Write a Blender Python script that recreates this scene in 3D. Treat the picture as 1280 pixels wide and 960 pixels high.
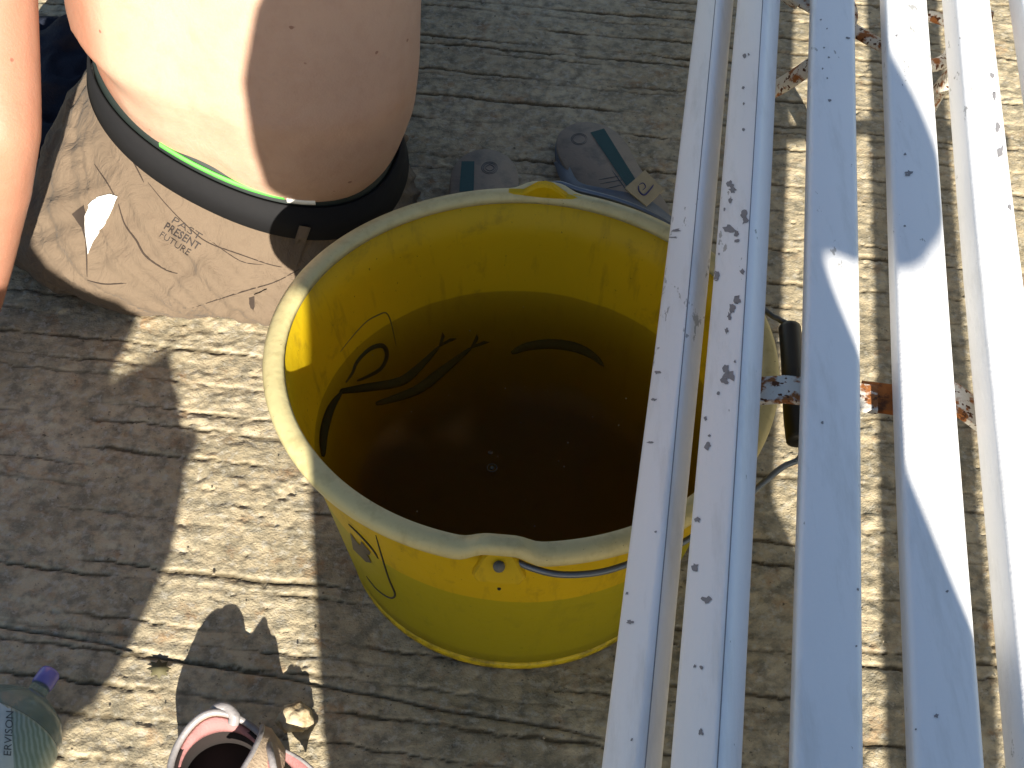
import bpy, bmesh, math, random
import numpy as np
from mathutils import Vector, Matrix
from mathutils.bvhtree import BVHTree
R = math.radians; sin = math.sin; cos = math.cos; PI = math.pi
random.seed(4)
for o in list(bpy.data.objects): bpy.data.objects.remove(o)
sc = bpy.context.scene; COL = sc.collection

# ------------------------------------------------------------ camera
FPX = 1815.0; PITCH = R(47.0); ROLL = R(2.0); CAM = Vector((0, 0, 1.1))
_u = Vector((0, sin(PITCH), cos(PITCH))); FW = Vector((0, cos(PITCH), -sin(PITCH)))
RT = Vector((1, 0, 0)) * cos(ROLL) + _u * sin(ROLL); UP = _u * cos(ROLL) - Vector((1, 0, 0)) * sin(ROLL)
cd = bpy.data.cameras.new('camera'); cam = bpy.data.objects.new('camera', cd); COL.objects.link(cam)
M = Matrix((RT, UP, -FW)).transposed().to_4x4(); M.translation = CAM; cam.matrix_world = M
cd.sensor_fit = 'HORIZONTAL'; cd.sensor_width = 36; cd.lens = 36 * FPX / 1280; cd.clip_start = 0.02; cd.clip_end = 500
sc.camera = cam

# ------------------------------------------------------------ light
SUN_E = R(22.2); SUN_H = R(9.2)
TO_SUN = Vector((cos(SUN_E) * sin(SUN_H), -cos(SUN_E) * cos(SUN_H), sin(SUN_E)))
w = bpy.data.worlds.new('World'); sc.world = w; w.use_nodes = True
wn = w.node_tree; bg = wn.nodes['Background']; sky = wn.nodes.new('ShaderNodeTexSky'); sky.sky_type = 'NISHITA'
sky.sun_disc = False; sky.sun_elevation = SUN_E; sky.sun_rotation = R(170.8); sky.air_density = 1.0; sky.dust_density = 0.6
wn.links.new(sky.outputs[0], bg.inputs[0]); bg.inputs[1].default_value = 0.05
sl = bpy.data.lights.new('sun', 'SUN'); sl.energy = 5.0; sl.angle = R(0.42); sl.color = (1.0, 0.93, 0.81)
so = bpy.data.objects.new('sun', sl); COL.objects.link(so); so.rotation_euler = TO_SUN.to_track_quat('Z', 'Y').to_euler()
sc.view_settings.view_transform = 'Standard'; sc.view_settings.look = 'None'; sc.view_settings.exposure = 1.62; sc.view_settings.gamma = 1
sc.view_settings.use_curve_mapping = False

# ------------------------------------------------------------ helpers
def ray(x, y): return FW + RT * ((x - 640) / FPX) + UP * ((480 - y) / FPX)
def at(x, y, z=0.0):
    d = ray(x, y); return CAM + d * ((z - CAM.z) / d.z)

def tag(o, label=None, cat=None, group=None, kind=None):
    for k, v in (('label', label), ('category', cat), ('group', group), ('kind', kind)):
        if v: o[k] = v
    return o

def empty(name, loc=(0, 0, 0)):
    o = bpy.data.objects.new(name, None); COL.objects.link(o); o.location = loc; PW[o.name] = Vector(loc); return o

def link(name, me, mat, parent=None, smooth=True):
    o = bpy.data.objects.new(name, me); COL.objects.link(o)
    if mat:
        if isinstance(mat, (list, tuple)):
            for m in mat: me.materials.append(m)
        else: me.materials.append(mat)
    if smooth: me.polygons.foreach_set('use_smooth', [True] * len(me.polygons))
    if parent:
        o.parent = parent; o.matrix_parent_inverse = Matrix.Translation(-parent_world(parent))
    # children meshes are at identity in world space
    return o
def parent_world(p):
    return PW.get(p.name, Vector((0, 0, 0)))
PW = {}

def mesh(name, verts, faces, mat, parent=None, smooth=True):
    me = bpy.data.meshes.new(name); me.from_pydata([tuple(v) for v in verts], [], faces); me.update()
    return link(name, me, mat, parent, smooth)

def bmo(name, bm, mat, parent=None, smooth=True, recalc=True):
    if recalc: bmesh.ops.recalc_face_normals(bm, faces=bm.faces)
    me = bpy.data.meshes.new(name); bm.to_mesh(me); bm.free(); return link(name, me, mat, parent, smooth)

def merge(obj, bm, mat):
    """surface marks go into the mesh of the part that carries them, as a second material"""
    k = len(obj.data.materials); obj.data.materials.append(mat)
    for f in bm.faces: f.material_index = k
    me = bpy.data.meshes.new('m'); bm.to_mesh(me); bm.free()
    b = bmesh.new(); b.from_mesh(obj.data); b.from_mesh(me); b.to_mesh(obj.data); b.free(); bpy.data.meshes.remove(me)

def loft(bm, rings, closed=True, cap=True):
    vs = [[bm.verts.new(p) for p in r] for r in rings]
    n = len(rings[0])
    for a, b in zip(vs, vs[1:]):
        for i in range(n if closed else n - 1):
            j = (i + 1) % n; bm.faces.new((a[i], a[j], b[j], b[i]))
    if cap:
        bm.faces.new(vs[0][::-1]); bm.faces.new(vs[-1])
    return vs

def ering(c, a, b, yaw=0, n=48, ex=2.0, tilt=(0, 0), f=None):
    out = []
    for i in range(n):
        t = 2 * PI * i / n; ct, st = cos(t), sin(t)
        x = a * math.copysign(abs(ct) ** (2 / ex), ct); y = b * math.copysign(abs(st) ** (2 / ex), st)
        if f: k = f(t); x *= k; y *= k
        X = x * cos(yaw) - y * sin(yaw); Y = x * sin(yaw) + y * cos(yaw)
        out.append(Vector((c[0] + X, c[1] + Y, c[2] + X * tilt[0] + Y * tilt[1])))
    return out

def tube(bm, pts, rad, n=10, cap=True, flat=None):
    pts = [Vector(p) for p in pts]; rs = rad if isinstance(rad, (list, tuple)) else [rad] * len(pts)
    rings = []; prev = None
    for i, p in enumerate(pts):
        t = (pts[min(i + 1, len(pts) - 1)] - pts[max(i - 1, 0)]).normalized()
        if prev is None:
            ref = Vector((0, 0, 1)) if abs(t.z) < .9 else Vector((1, 0, 0))
            u = t.cross(ref).normalized()
        else:
            u = (prev - t * prev.dot(t)).normalized()
        prev = u; v = t.cross(u)
        k = flat or 1
        rings.append([p + u * (rs[i] * cos(2 * PI * j / n)) + v * (rs[i] * k * sin(2 * PI * j / n)) for j in range(n)])
    loft(bm, rings, True, cap)

def spline(pts, n=8):
    P = [Vector(p) for p in pts]; out = []
    for i in range(len(P) - 1):
        p0 = P[max(i - 1, 0)]; p1 = P[i]; p2 = P[i + 1]; p3 = P[min(i + 2, len(P) - 1)]
        for k in range(n):
            t = k / n
            out.append(.5 * ((2 * p1) + (p2 - p0) * t + (2 * p0 - 5 * p1 + 4 * p2 - p3) * t * t + (3 * p1 - p0 - 3 * p2 + p3) * t ** 3))
    out.append(P[-1]); return out

def blob(bm, c, r, rot=None, seg=20):
    m = Matrix.Translation(c) @ (rot.to_4x4() if rot else Matrix()) @ Matrix.Diagonal((r[0], r[1], r[2], 1))
    bmesh.ops.create_uvsphere(bm, u_segments=seg, v_segments=seg // 2 + 2, radius=1, matrix=m)

def remesh(bm, voxel, smooth=6, fac=.5):
    bmesh.ops.recalc_face_normals(bm, faces=bm.faces)
    me = bpy.data.meshes.new('tmp'); bm.to_mesh(me); bm.free()
    o = bpy.data.objects.new('tmp', me); COL.objects.link(o)
    r = o.modifiers.new('r', 'REMESH'); r.mode = 'VOXEL'; r.voxel_size = voxel
    s = o.modifiers.new('s', 'SMOOTH'); s.iterations = smooth; s.factor = fac
    dg = bpy.context.evaluated_depsgraph_get(); dg.update()
    out = bpy.data.meshes.new_from_object(o.evaluated_get(dg))
    bpy.data.objects.remove(o); return out

def bvh(me):
    vs = [v.co.copy() for v in me.vertices]; return BVHTree.FromPolygons(vs, [tuple(p.vertices) for p in me.polygons])
def cast(tree, x, y, off=.0006):
    d = ray(x, y).normalized(); h = tree.ray_cast(CAM, d)
    if h[0] is None: return None
    n = h[1] if h[1].dot(d) < 0 else -h[1]
    return h[0] + n * off, n

def seam(bm, tree, px, r=.0008, n=6, off=.0002):
    """a cord laid on a surface through the given marks"""
    P = []
    for p in spline([(a, b, 0) for a, b in px], n):
        h = cast(tree, p.x, p.y, off)
        if h: P.append(h[0])
    if len(P) > 1: tube(bm, P, [r * (.35 + .75 * sin(PI * i / (len(P) - 1)) ** .6) for i in range(len(P))], 6)

def patch(bm, tree, poly, off=.0006, grid=6):
    """thin flat shape that follows a surface"""
    b2 = bmesh.new(); vs = [b2.verts.new((x, y, 0)) for x, y in poly]; b2.faces.new(vs)
    bmesh.ops.triangulate(b2, faces=b2.faces)
    for _ in range(grid):
        es = [e for e in b2.edges if e.calc_length() > 6]
        if not es: break
        bmesh.ops.subdivide_edges(b2, edges=es, cuts=1); bmesh.ops.triangulate(b2, faces=b2.faces)
    mp = {}
    for v in b2.verts:
        h = cast(tree, v.co.x, v.co.y, off)
        mp[v] = bm.verts.new(h[0]) if h else None
    for f in b2.faces:
        q = [mp[v] for v in f.verts]
        if all(q): bm.faces.new(q)
    b2.free()

def text_mesh(txt, ang, x, y, h, tree, wscale=1.0, off=.0006, bold=0.0, shear=0, spacing=1.0):
    cu = bpy.data.curves.new('t', 'FONT'); cu.body = txt; cu.size = 1; cu.offset = bold; cu.shear = shear; cu.space_character = spacing; cu.resolution_u = 3
    o = bpy.data.objects.new('t', cu); COL.objects.link(o); dg = bpy.context.evaluated_depsgraph_get(); dg.update()
    me = bpy.data.meshes.new_from_object(o.evaluated_get(dg)); bpy.data.objects.remove(o)
    ca, sa = cos(ang), sin(ang); k = h / .7
    vs = []
    for v in me.vertices:
        X = v.co.x * k * wscale; Y = -v.co.y * k
        hh = cast(tree, x + X * ca - Y * sa, y + X * sa + Y * ca, off)
        vs.append(hh[0] if hh else Vector((0, 0, -1)))
    fs = [tuple(p.vertices) for p in me.polygons if all(vs[i].z > -.5 for i in p.vertices)]
    return vs, fs

# ------------------------------------------------------------ materials
def newmat(name):
    m = bpy.data.materials.new(name); m.use_nodes = True; nt = m.node_tree; return m, nt, nt.nodes['Principled BSDF']
def N(nt, t, **kw):
    n = nt.nodes.new('ShaderNode' + t)
    for k, v in kw.items(): setattr(n, k, v)
    return n
def noise(nt, scale, detail=4, rough=.55, coord=None, stretch=None, w=0.0, dist=0.0):
    n = N(nt, 'TexNoise'); n.inputs['Scale'].default_value = scale; n.inputs['Detail'].default_value = detail; n.inputs['Roughness'].default_value = rough
    n.inputs['Distortion'].default_value = dist
    g = N(nt, 'NewGeometry') ; mp = N(nt, 'Mapping'); nt.links.new(g.outputs['Position'], mp.inputs[0])
    if stretch: mp.inputs['Scale'].default_value = stretch[:3]; 
    if stretch and len(stretch) > 3: mp.inputs['Rotation'].default_value = (0, 0, stretch[3])
    mp.inputs['Location'].default_value = (w, w * .7, w * .3)
    nt.links.new(mp.outputs[0], n.inputs[0]); return n
def ramp(nt, src, stops, interp='LINEAR'):
    r = N(nt, 'ValToRGB'); r.color_ramp.interpolation = interp; e = r.color_ramp.elements
    while len(e) < len(stops): e.new(.5)
    for q, (p, c) in zip(e, stops):
        q.position = p; q.color = (*c, 1) if len(c) == 3 else c
    nt.links.new(src, r.inputs[0]); return r
def mix(nt, f, a, b, mode='MIX'):
    m = N(nt, 'Mix', data_type='RGBA', blend_type=mode)
    for i, v in ((0, f), (6, a), (7, b)):
        if isinstance(v, (float, int)): m.inputs[i].default_value = v
        elif isinstance(v, tuple): m.inputs[i].default_value = (*v, 1)
        else: nt.links.new(v, m.inputs[i])
    return m.outputs[2]
def bump(nt, bs, src, dist=.001, strength=1.0, prev=None):
    b = N(nt, 'Bump'); b.inputs['Distance'].default_value = dist; b.inputs['Strength'].default_value = strength
    nt.links.new(src, b.inputs['Height'])
    if prev: nt.links.new(prev.outputs[0], b.inputs['Normal'])
    if bs: nt.links.new(b.outputs[0], bs.inputs['Normal'])
    return b
G3 = lambda v: (v, v, v)
def dirty(name, base, dirt, scale=30, lo=.55, hi=.7, rough=.5, speck=None, spec=.4, bmp=.0003, bscale=300, stretch=None, var=None):
    m, nt, bs = newmat(name)
    n = noise(nt, scale, 6, .6, stretch=stretch); r = ramp(nt, n.outputs[0], [(lo, G3(0)), (hi, G3(1))])
    v = noise(nt, scale * .25, 3); b2 = var or tuple(c * .85 for c in base)
    c0 = mix(nt, v.outputs[0], base, b2); c = mix(nt, r.outputs[0], c0, dirt)
    if speck:
        s = noise(nt, speck[0], 2, .5, w=3); rs = ramp(nt, s.outputs[0], [(speck[1], G3(0)), (speck[1] + .03, G3(1))]); c = mix(nt, rs.outputs[0], c, speck[2])
    nt.links.new(c, bs.inputs['Base Color']); bs.inputs['Roughness'].default_value = rough; bs.inputs['Specular IOR Level'].default_value = spec
    bn = noise(nt, bscale, 3); bump(nt, bs, bn.outputs[0], bmp)
    return m
def plain(name, col, rough=.5, spec=.4, metal=0):
    m, nt, bs = newmat(name); n = noise(nt, 120, 4)
    c = mix(nt, n.outputs[0], tuple(x * .8 for x in col), tuple(min(1, x * 1.15) for x in col))
    nt.links.new(c, bs.inputs['Base Color']); bs.inputs['Roughness'].default_value = rough; bs.inputs['Specular IOR Level'].default_value = spec; bs.inputs['Metallic'].default_value = metal
    return m

# ------------------------------------------------------------ ground
AL = R(7.4)                     # bench and grooves run at this heading
def S(x, y): return x * cos(AL) - y * sin(AL), x * sin(AL) + y * cos(AL)
def W(X, Y, z): return Vector((X * cos(AL) + Y * sin(AL), -X * sin(AL) + Y * cos(AL), z))

rng = np.random.default_rng(11)
def vnoise(x, y, seed=0):
    tab = np.random.default_rng(seed).random((256, 256))
    xi = np.floor(x).astype(int); yi = np.floor(y).astype(int); fx = x - xi; fy = y - yi
    fx = fx * fx * (3 - 2 * fx); fy = fy * fy * (3 - 2 * fy)
    g = lambda a, b: tab[a % 256, b % 256]
    return (g(xi, yi) * (1 - fx) + g(xi + 1, yi) * fx) * (1 - fy) + (g(xi, yi + 1) * (1 - fx) + g(xi + 1, yi + 1) * fx) * fy
def fbm(x, y, o=4, seed=0, gain=.5):
    s = 0; a = 1; t = 0
    for k in range(o): s = s + a * vnoise(x * 2 ** k, y * 2 ** k, seed + k); t += a; a *= gain
    return s / t

def ground_height(x, y):
    X = x * cos(AL) - y * sin(AL); Y = x * sin(AL) + y * cos(AL)
    wob = (fbm(X * 2.5, Y * 3, 2, 1) - .5) * .020 + (fbm(X * 22, Y * 30, 3, 5) - .5) * .0065 + (fbm(X * 110, Y * 60, 3, 15) - .5) * .005 - X * .035
    rough_zone = np.clip((fbm(X * 4 + 9, Y * 4, 2, 21) - .38) * 4, 0, 1)
    h = np.zeros_like(x); crack = np.zeros_like(x)
    lines = []; v = .25; r2 = np.random.default_rng(8)
    while v < 2.2:
        lines.append((v, r2.uniform(.6, 1.4), r2.integers(1000))); v += r2.uniform(.012, .058) * (.8 if v > 1.25 else 1)
    yy = Y + wob
    for v, s, sd in lines:
        d = yy - v
        amp = np.clip((fbm(X * 7 + sd, Y * 0 + sd * .37, 3, 40) - .26) * 2.9 - .12, 0.0, 1.2) * s
        wd = .0009 + .0017 * vnoise(X * 40 + sd, X * 0 + 3, 7)
        c = np.exp(-(d / wd) ** 2)
        lip = np.where(d > 0, np.exp(-d / .012), 0)       # a lip of paste thrown up on the far side of each drag line
        low = np.where(d < 0, np.exp(d / .010), 0)
        h += -.0019 * c * amp + .0008 * lip * amp - .0004 * low * amp
        crack = np.maximum(crack, c * np.clip(amp, 0, 1))
    h += (fbm(X * 9, Y * 16, 4, 60) - .5) * .0035
    clump = fbm(X * 45, Y * 70, 4, 70, .6)
    h += np.clip(clump - .5, 0, 1) * .0070 * (.12 + rough_zone)
    h += (fbm(X * 160, Y * 200, 3, 80, .6) - .5) * .0016
    pit = fbm(X * 120, Y * 130, 2, 90); h -= np.clip(pit - .74, 0, 1) * .012
    # one straight trowelled joint across the near left
    J = np.abs(y - (0.7126 + (x - -0.4473) * -0.1707) + (fbm(x * 20, y * 0, 2, 3) - .5) * .004)
    jm = np.exp(-(J / .0016) ** 2) * np.clip((.95 - y) * 20, 0, 1) * np.clip((.15 - x) * 10, 0, 1)
    h -= .004 * jm; crack = np.maximum(crack, jm * .9)
    return h, crack

def axis(lo, hi, d, far):
    a = np.arange(lo, hi + d / 2, d); l = []; s = d; v = lo
    while v > -far: s *= 1.35; v -= s; l.append(v)
    u = []; s = d; v = hi
    while v < far: s *= 1.35; v += s; u.append(v)
    return np.concatenate([np.array(l[::-1]), a, np.array(u)])
xs = axis(-.78, .80, .0022, 60); ys = axis(.52, 1.86, .0022, 60)
gx, gy = np.meshgrid(xs, ys); hh, ck = ground_height(gx, gy)
fade = np.clip((3.0 - np.abs(gx)) / 1.5, 0, 1) * np.clip((3.5 - np.abs(gy)) / 1.0, 0, 1)
hh = hh * fade - .002; ck = ck * fade
nx, ny = len(xs), len(ys)
me = bpy.data.meshes.new('ground'); me.vertices.add(nx * ny)
co = np.stack([gx, gy, hh], -1).reshape(-1, 3).astype(np.float32); me.vertices.foreach_set('co', co.ravel())
idx = np.arange(nx * ny).reshape(ny, nx)
q = np.stack([idx[:-1, :-1], idx[:-1, 1:], idx[1:, 1:], idx[1:, :-1]], -1).reshape(-1, 4)
me.loops.add(q.size); me.polygons.add(len(q)); me.loops.foreach_set('vertex_index', q.ravel().astype(np.int32))
me.polygons.foreach_set('loop_start', (np.arange(len(q)) * 4).astype(np.int32)); me.update(calc_edges=True)
at_ = me.attributes.new('crack', 'FLOAT', 'POINT'); at_.data.foreach_set('value', ck.ravel().astype(np.float32))

m, nt, bs = newmat('rough_concrete')
n1 = noise(nt, 9, 6, .6); n2 = noise(nt, 60, 5, .65, w=2); n3 = noise(nt, 26, 5, .7, w=5); n4 = noise(nt, 420, 3, .6)
c = ramp(nt, n1.outputs[0], [(.3, (.30, .25, .16)), (.5, (.42, .35, .23)), (.7, (.48, .41, .28))]).outputs[0]
c = mix(nt, ramp(nt, n2.outputs[0], [(.42, G3(0)), (.62, G3(.8))]).outputs[0], c, (.16, .145, .105))
c = mix(nt, ramp(nt, n3.outputs[0], [(.56, G3(0)), (.70, G3(.6))]).outputs[0], c, (.30, .165, .075))
n5 = noise(nt, 210, 3, .6, w=9)
c = mix(nt, ramp(nt, n5.outputs[0], [(.66, G3(0)), (.72, G3(.8))]).outputs[0], c, (.06, .05, .035))
n7 = noise(nt, 130, 4, .65, w=15)
c = mix(nt, ramp(nt, n7.outputs[0], [(.36, G3(.7)), (.47, G3(0))]).outputs[0], c, (.40, .37, .30))
a = N(nt, 'Attribute', attribute_name='crack'); c = mix(nt, ramp(nt, a.outputs['Fac'], [(.15, G3(0)), (.8, G3(.85))]).outputs[0], c, (.055, .040, .020))
nt.links.new(c, bs.inputs['Base Color']); bs.inputs['Roughness'].default_value = .85; bs.inputs['Specular IOR Level'].default_value = .25
b1 = bump(nt, None, n4.outputs[0], .0012, .8); bump(nt, bs, n2.outputs[0], .003, .5, b1)
tag(link('ground', me, m), kind='structure')

# ------------------------------------------------------------ bucket
BC = Vector((.007, .838, 0)); RH = .245
bucket = tag(empty('bucket', BC), 'round yellow plastic bucket with faded cream rim, half full of murky brown water', 'bucket')
def plastic(name, base, dirt, transl=.35, lo=.58, hi=.75, dscale=35, speck=.70):
    m, nt, bs = newmat(name)
    n = noise(nt, dscale, 7, .65); v = noise(nt, 8, 3, w=4); s = noise(nt, 260, 3, .6, w=7)
    c = mix(nt, v.outputs[0], base, tuple(x * .82 for x in base))
    c = mix(nt, ramp(nt, n.outputs[0], [(lo, G3(0)), (hi, G3(.6))]).outputs[0], c, dirt)
    c = mix(nt, ramp(nt, s.outputs[0], [(speck, G3(0)), (speck + .04, G3(.8))]).outputs[0], c, tuple(x * .45 for x in dirt))
    st = noise(nt, 12, 4, .6, stretch=(7, 7, .8), w=1)
    c = mix(nt, ramp(nt, st.outputs[0], [(.56, G3(0)), (.72, G3(.4))]).outputs[0], c, dirt)
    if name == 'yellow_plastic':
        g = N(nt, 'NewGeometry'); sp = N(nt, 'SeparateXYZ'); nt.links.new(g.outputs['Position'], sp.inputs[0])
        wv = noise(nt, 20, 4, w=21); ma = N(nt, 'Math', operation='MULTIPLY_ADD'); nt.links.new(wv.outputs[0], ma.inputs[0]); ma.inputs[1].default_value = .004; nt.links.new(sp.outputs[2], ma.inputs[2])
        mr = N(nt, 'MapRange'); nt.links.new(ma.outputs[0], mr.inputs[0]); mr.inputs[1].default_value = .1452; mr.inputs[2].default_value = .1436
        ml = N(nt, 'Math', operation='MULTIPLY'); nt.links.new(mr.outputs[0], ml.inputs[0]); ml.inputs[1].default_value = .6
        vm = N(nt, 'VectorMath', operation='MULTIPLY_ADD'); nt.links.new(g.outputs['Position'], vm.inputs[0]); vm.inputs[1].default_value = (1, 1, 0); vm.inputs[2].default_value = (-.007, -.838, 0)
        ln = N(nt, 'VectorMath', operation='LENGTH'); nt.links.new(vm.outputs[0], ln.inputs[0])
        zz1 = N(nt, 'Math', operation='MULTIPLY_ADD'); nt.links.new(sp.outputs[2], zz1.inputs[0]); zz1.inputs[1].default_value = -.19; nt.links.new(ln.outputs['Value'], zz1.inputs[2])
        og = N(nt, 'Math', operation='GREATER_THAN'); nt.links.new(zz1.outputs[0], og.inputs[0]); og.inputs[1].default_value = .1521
        c = mix(nt, ml.outputs[0], c, mix(nt, og.outputs[0], (.36, .22, .015), (.42, .42, .02)))  # below waterline: stained film inside; outside painted olive for water showing through
    nt.links.new(c, bs.inputs['Base Color']); bs.inputs['Roughness'].default_value = .42; bs.inputs['Specular IOR Level'].default_value = .35
    b = noise(nt, 90, 3); bump(nt, bs, b.outputs[0], .0006)
    tr = N(nt, 'BsdfTranslucent'); nt.links.new(c, tr.inputs[0]); mx = N(nt, 'MixShader'); mx.inputs[0].default_value = transl
    nt.links.new(bs.outputs[0], mx.inputs[1]); nt.links.new(tr.outputs[0], mx.inputs[2]); nt.links.new(mx.outputs[0], nt.nodes['Material Output'].inputs[0])
    return m
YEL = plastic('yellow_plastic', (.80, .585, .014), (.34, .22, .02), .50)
CRM = plastic('faded_rim_plastic', (.62, .54, .27), (.36, .29, .13), .12, .5, .70, 45, .70)
def rw(z): return .197 - .19 * (RH - z)          # inner wall radius
def prof(pts, n=160, c=BC, f=None):
    rings = []
    for r, z in pts: rings.append([Vector((c.x + r * cos(2 * PI * i / n), c.y + r * sin(2 * PI * i / n), z)) for i in range(n)])
    return rings
bm = bmesh.new()
P = [(0.0005, .004), (.08, .004), (.14, .003), (.1465, .001), (.149, .0), (.1515, .004), (.1525, .010), (.150, .013)]
for k in range(13):
    z = .016 + (.236 - .016) * k / 12; P.append((rw(z) + .0032, z))
P += [(rw(.236) + .0005, .236), (rw(.2) - .0, .2)]
for k in range(10):
    z = .18 - .165 * k / 9; P.append((rw(z), z))
P += [(.145, .011), (.13, .009), (.06, .0085), (.0005, .0085)]
vs = loft(bm, prof(P), True, True)
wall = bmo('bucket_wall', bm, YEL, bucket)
# rim: flat flange with a down turned outer lip, two ear bulges that stand up a little
EARS = (math.atan2(.634 - .83, -.004 - .007), math.atan2(1.048 - .83, .026 - .007))
def earf(t, wd=.17):
    return max(math.exp(-(((t - e + PI) % (2 * PI) - PI) / wd) ** 4) for e in EARS)
bm = bmesh.new(); n = 260; rings = []
RP = [(.1945, .2375), (.1955, .2415), (.1975, .2445), (.2030, .2452), (.2085, .2440), (.2120, .2410), (.2128, .2375), (.2122, .2335), (.2105, .2325), (.2098, .236), (.2065, .2385), (.1985, .2370)]
for r, z in RP:
    ring = []
    for i in range(n):
        t = 2 * PI * i / n; k = earf(t, .11); k2 = earf(t, .06)
        out = max(0, (r - .197) / .016); rr = r + (-.0015 if sin(t) < 0 else .005) * k * max(out, 0) + .0005 * sin(5 * t)
        zz = z + (.0105 * k * (.75 + .25 * out) if sin(t) < 0 else .006 * k * out) + .0012 * sin(2 * t + 1)
        ring.append(Vector((BC.x + rr * cos(t), BC.y + rr * sin(t), zz)))
    rings.append(ring)
rings.append(rings[0]); loft(bm, rings, True, False); bmesh.ops.remove_doubles(bm, verts=bm.verts, dist=1e-6)
rim = bmo('rim', bm, CRM, bucket)
# ear lugs: the triangular web at each ear with the handle hole
for e in EARS:
    d = Vector((cos(e), sin(e), 0)); t = Vector((-sin(e), cos(e), 0)); c = BC + d * (.2085 if e == EARS[0] else .2085)
    bm = bmesh.new()
    near = e == EARS[0]; top = .2445 if near else .2605
    wl = .020 if near else .034; lo_ = .212 if near else .238
    out = [(-wl, lo_ + .006), (-wl * .6, top - .009 if near else .2455), (-.007, top - .002), (0, top), (.007, top - .002), (wl * .6, top - .009 if near else .2455), (wl, lo_ + .006), (wl * .8, lo_), (-wl * .8, lo_)]
    rr = []
    for o_, sc_ in ((-.004, .92), (-.002, 1), (.003, 1), (.005, .9)):
        rr.append([c + d * (o_ - .004 + (z - .23) * -.25) + t * (x * sc_) + Vector((0, 0, .235 + (z - .235) * sc_)) for x, z in out])
    loft(bm, rr)
    lug = bmo('handle_lug', bm, YEL, bucket, smooth=False)
    bm = bmesh.new(); blob(bm, c + d * (.003 if near else .001) + Vector((0, 0, .2315 if near else .245)), (.0045, .0045, .0045))
    bmo('pivot', bm, plain('grey_pivot', (.10, .10, .09), .6), lug)
# wire handle, resting down over the right side
WIRE = plain('handle_wire', (.13, .15, .18), .38, .5, .6)
h0 = BC + Vector((cos(EARS[0]), sin(EARS[0]), 0)) * .214 + Vector((0, 0, .236)); h1 = BC + Vector((cos(EARS[1]), sin(EARS[1]), 0)) * .214 + Vector((0, 0, .243))
handle_pts = [at(630, 690, .234), at(640, 699, .230)]
for (x, y, z) in [(665, 710, .226), (700, 718, .222), (745, 716, .220), (785, 705, .216), (850, 680, .208), (915, 636, .203), (950, 607, .202), (978, 584, .202), (1000, 572, .203), (1000, 545, .204), (993, 480, .204), (990, 415, .204), (975, 400, .204), (958, 389, .206), (900, 335, .214), (850, 290, .222), (810, 266, .230), (770, 250, .236), (725, 238, .240)]:
    handle_pts.append(at(x, y, z))
handle_pts += [h1 + Vector((.012, .004, 0)), h1 + Vector((.002, 0, 0))]
hd = empty('handle', (0, 0, 0)); bpy.data.objects.remove(hd)
bm = bmesh.new(); tube(bm, spline(handle_pts, 8), .0026, 10); hw = bmo('handle', bm, WIRE, bucket)
bm = bmesh.new()
gp = spline([at(998, 553, .203), at(994, 520, .205), at(992, 480, .206), at(990, 445, .205), at(987, 408, .204)], 8)
tube(bm, gp, [.010 if 0 < i < len(gp) - 1 else .007 for i in range(len(gp))], 16)
bmo('grip', bm, plain('black_grip', (.014, .012, .010), .42), hw)
# dirty base ring lip
bm = bmesh.new(); loft(bm, prof([(.1515, .001), (.1545, .002), (.1545, .0085), (.1520, .0095)]), True, False)
bmo('base_ring', bm, plastic('base_plastic', (.70, .50, .015), (.05, .035, .01), .1, .46, .62, 50), bucket)
# pictogram printed on the wall (outside, near left) and a second one seen on the inside
wt = bvh(wall.data)
INK = plain('printed_ink', (.02, .018, .012), .5); INK2 = plain('faded_ink', (.16, .13, .02), .6)
bm = bmesh.new()
seam(bm, wt, [(470, 669), (476, 690), (486, 722), (494, 742), (488, 747), (472, 737), (458, 720)], .0009, 5)
seam(bm, wt, [(436, 655), (450, 668), (466, 686), (473, 698)], .0011, 5)
patch(bm, wt, [(438, 665), (446, 676), (458, 690), (465, 703), (458, 702), (450, 694), (442, 686)], .0006)
patch(bm, wt, [(452, 676), (464, 690), (462, 694), (450, 684)], .0006)
merge(wall, bm, INK)
bm = bmesh.new()
seam(bm, wt, [(425, 440), (440, 421), (458, 402), (474, 393), (482, 391), (487, 398), (491, 413), (495, 432)], .0007, 6)
merge(wall, bm, INK2)
bm = bmesh.new()
seam(bm, wt, [(606, 695), (603, 701), (602, 708)], .0007, 5)
blob(bm, cast(wt, 624, 735)[0], (.0016, .0016, .0012), None, 8)
merge(wall, bm, INK)

# water
WZ = .142
m, nt, bs = newmat('murky_water'); nt.nodes.remove(bs)
tr = N(nt, 'BsdfTransparent'); gl = N(nt, 'BsdfGlossy'); gl.inputs['Roughness'].default_value = .14; fr = N(nt, 'Fresnel'); fr.inputs[0].default_value = 1.12
wn_ = noise(nt, 14, 2); bb = bump(nt, None, wn_.outputs[0], .004, .12); nt.links.new(bb.outputs[0], gl.inputs['Normal'])
gn = N(nt, 'NewGeometry'); gs = N(nt, 'SeparateXYZ'); nt.links.new(gn.outputs['True Normal'], gs.inputs[0])
gt = N(nt, 'Math', operation='GREATER_THAN'); nt.links.new(gs.outputs[2], gt.inputs[0]); gt.inputs[1].default_value = .5
fm = N(nt, 'Math', operation='MULTIPLY'); nt.links.new(fr.outputs[0], fm.inputs[0]); nt.links.new(gt.outputs[0], fm.inputs[1])
mx = N(nt, 'MixShader'); nt.links.new(fm.outputs[0], mx.inputs[0]); nt.links.new(tr.outputs[0], mx.inputs[1]); nt.links.new(gl.outputs[0], mx.inputs[2])
nt.links.new(mx.outputs[0], nt.nodes['Material Output'].inputs[0])
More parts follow.
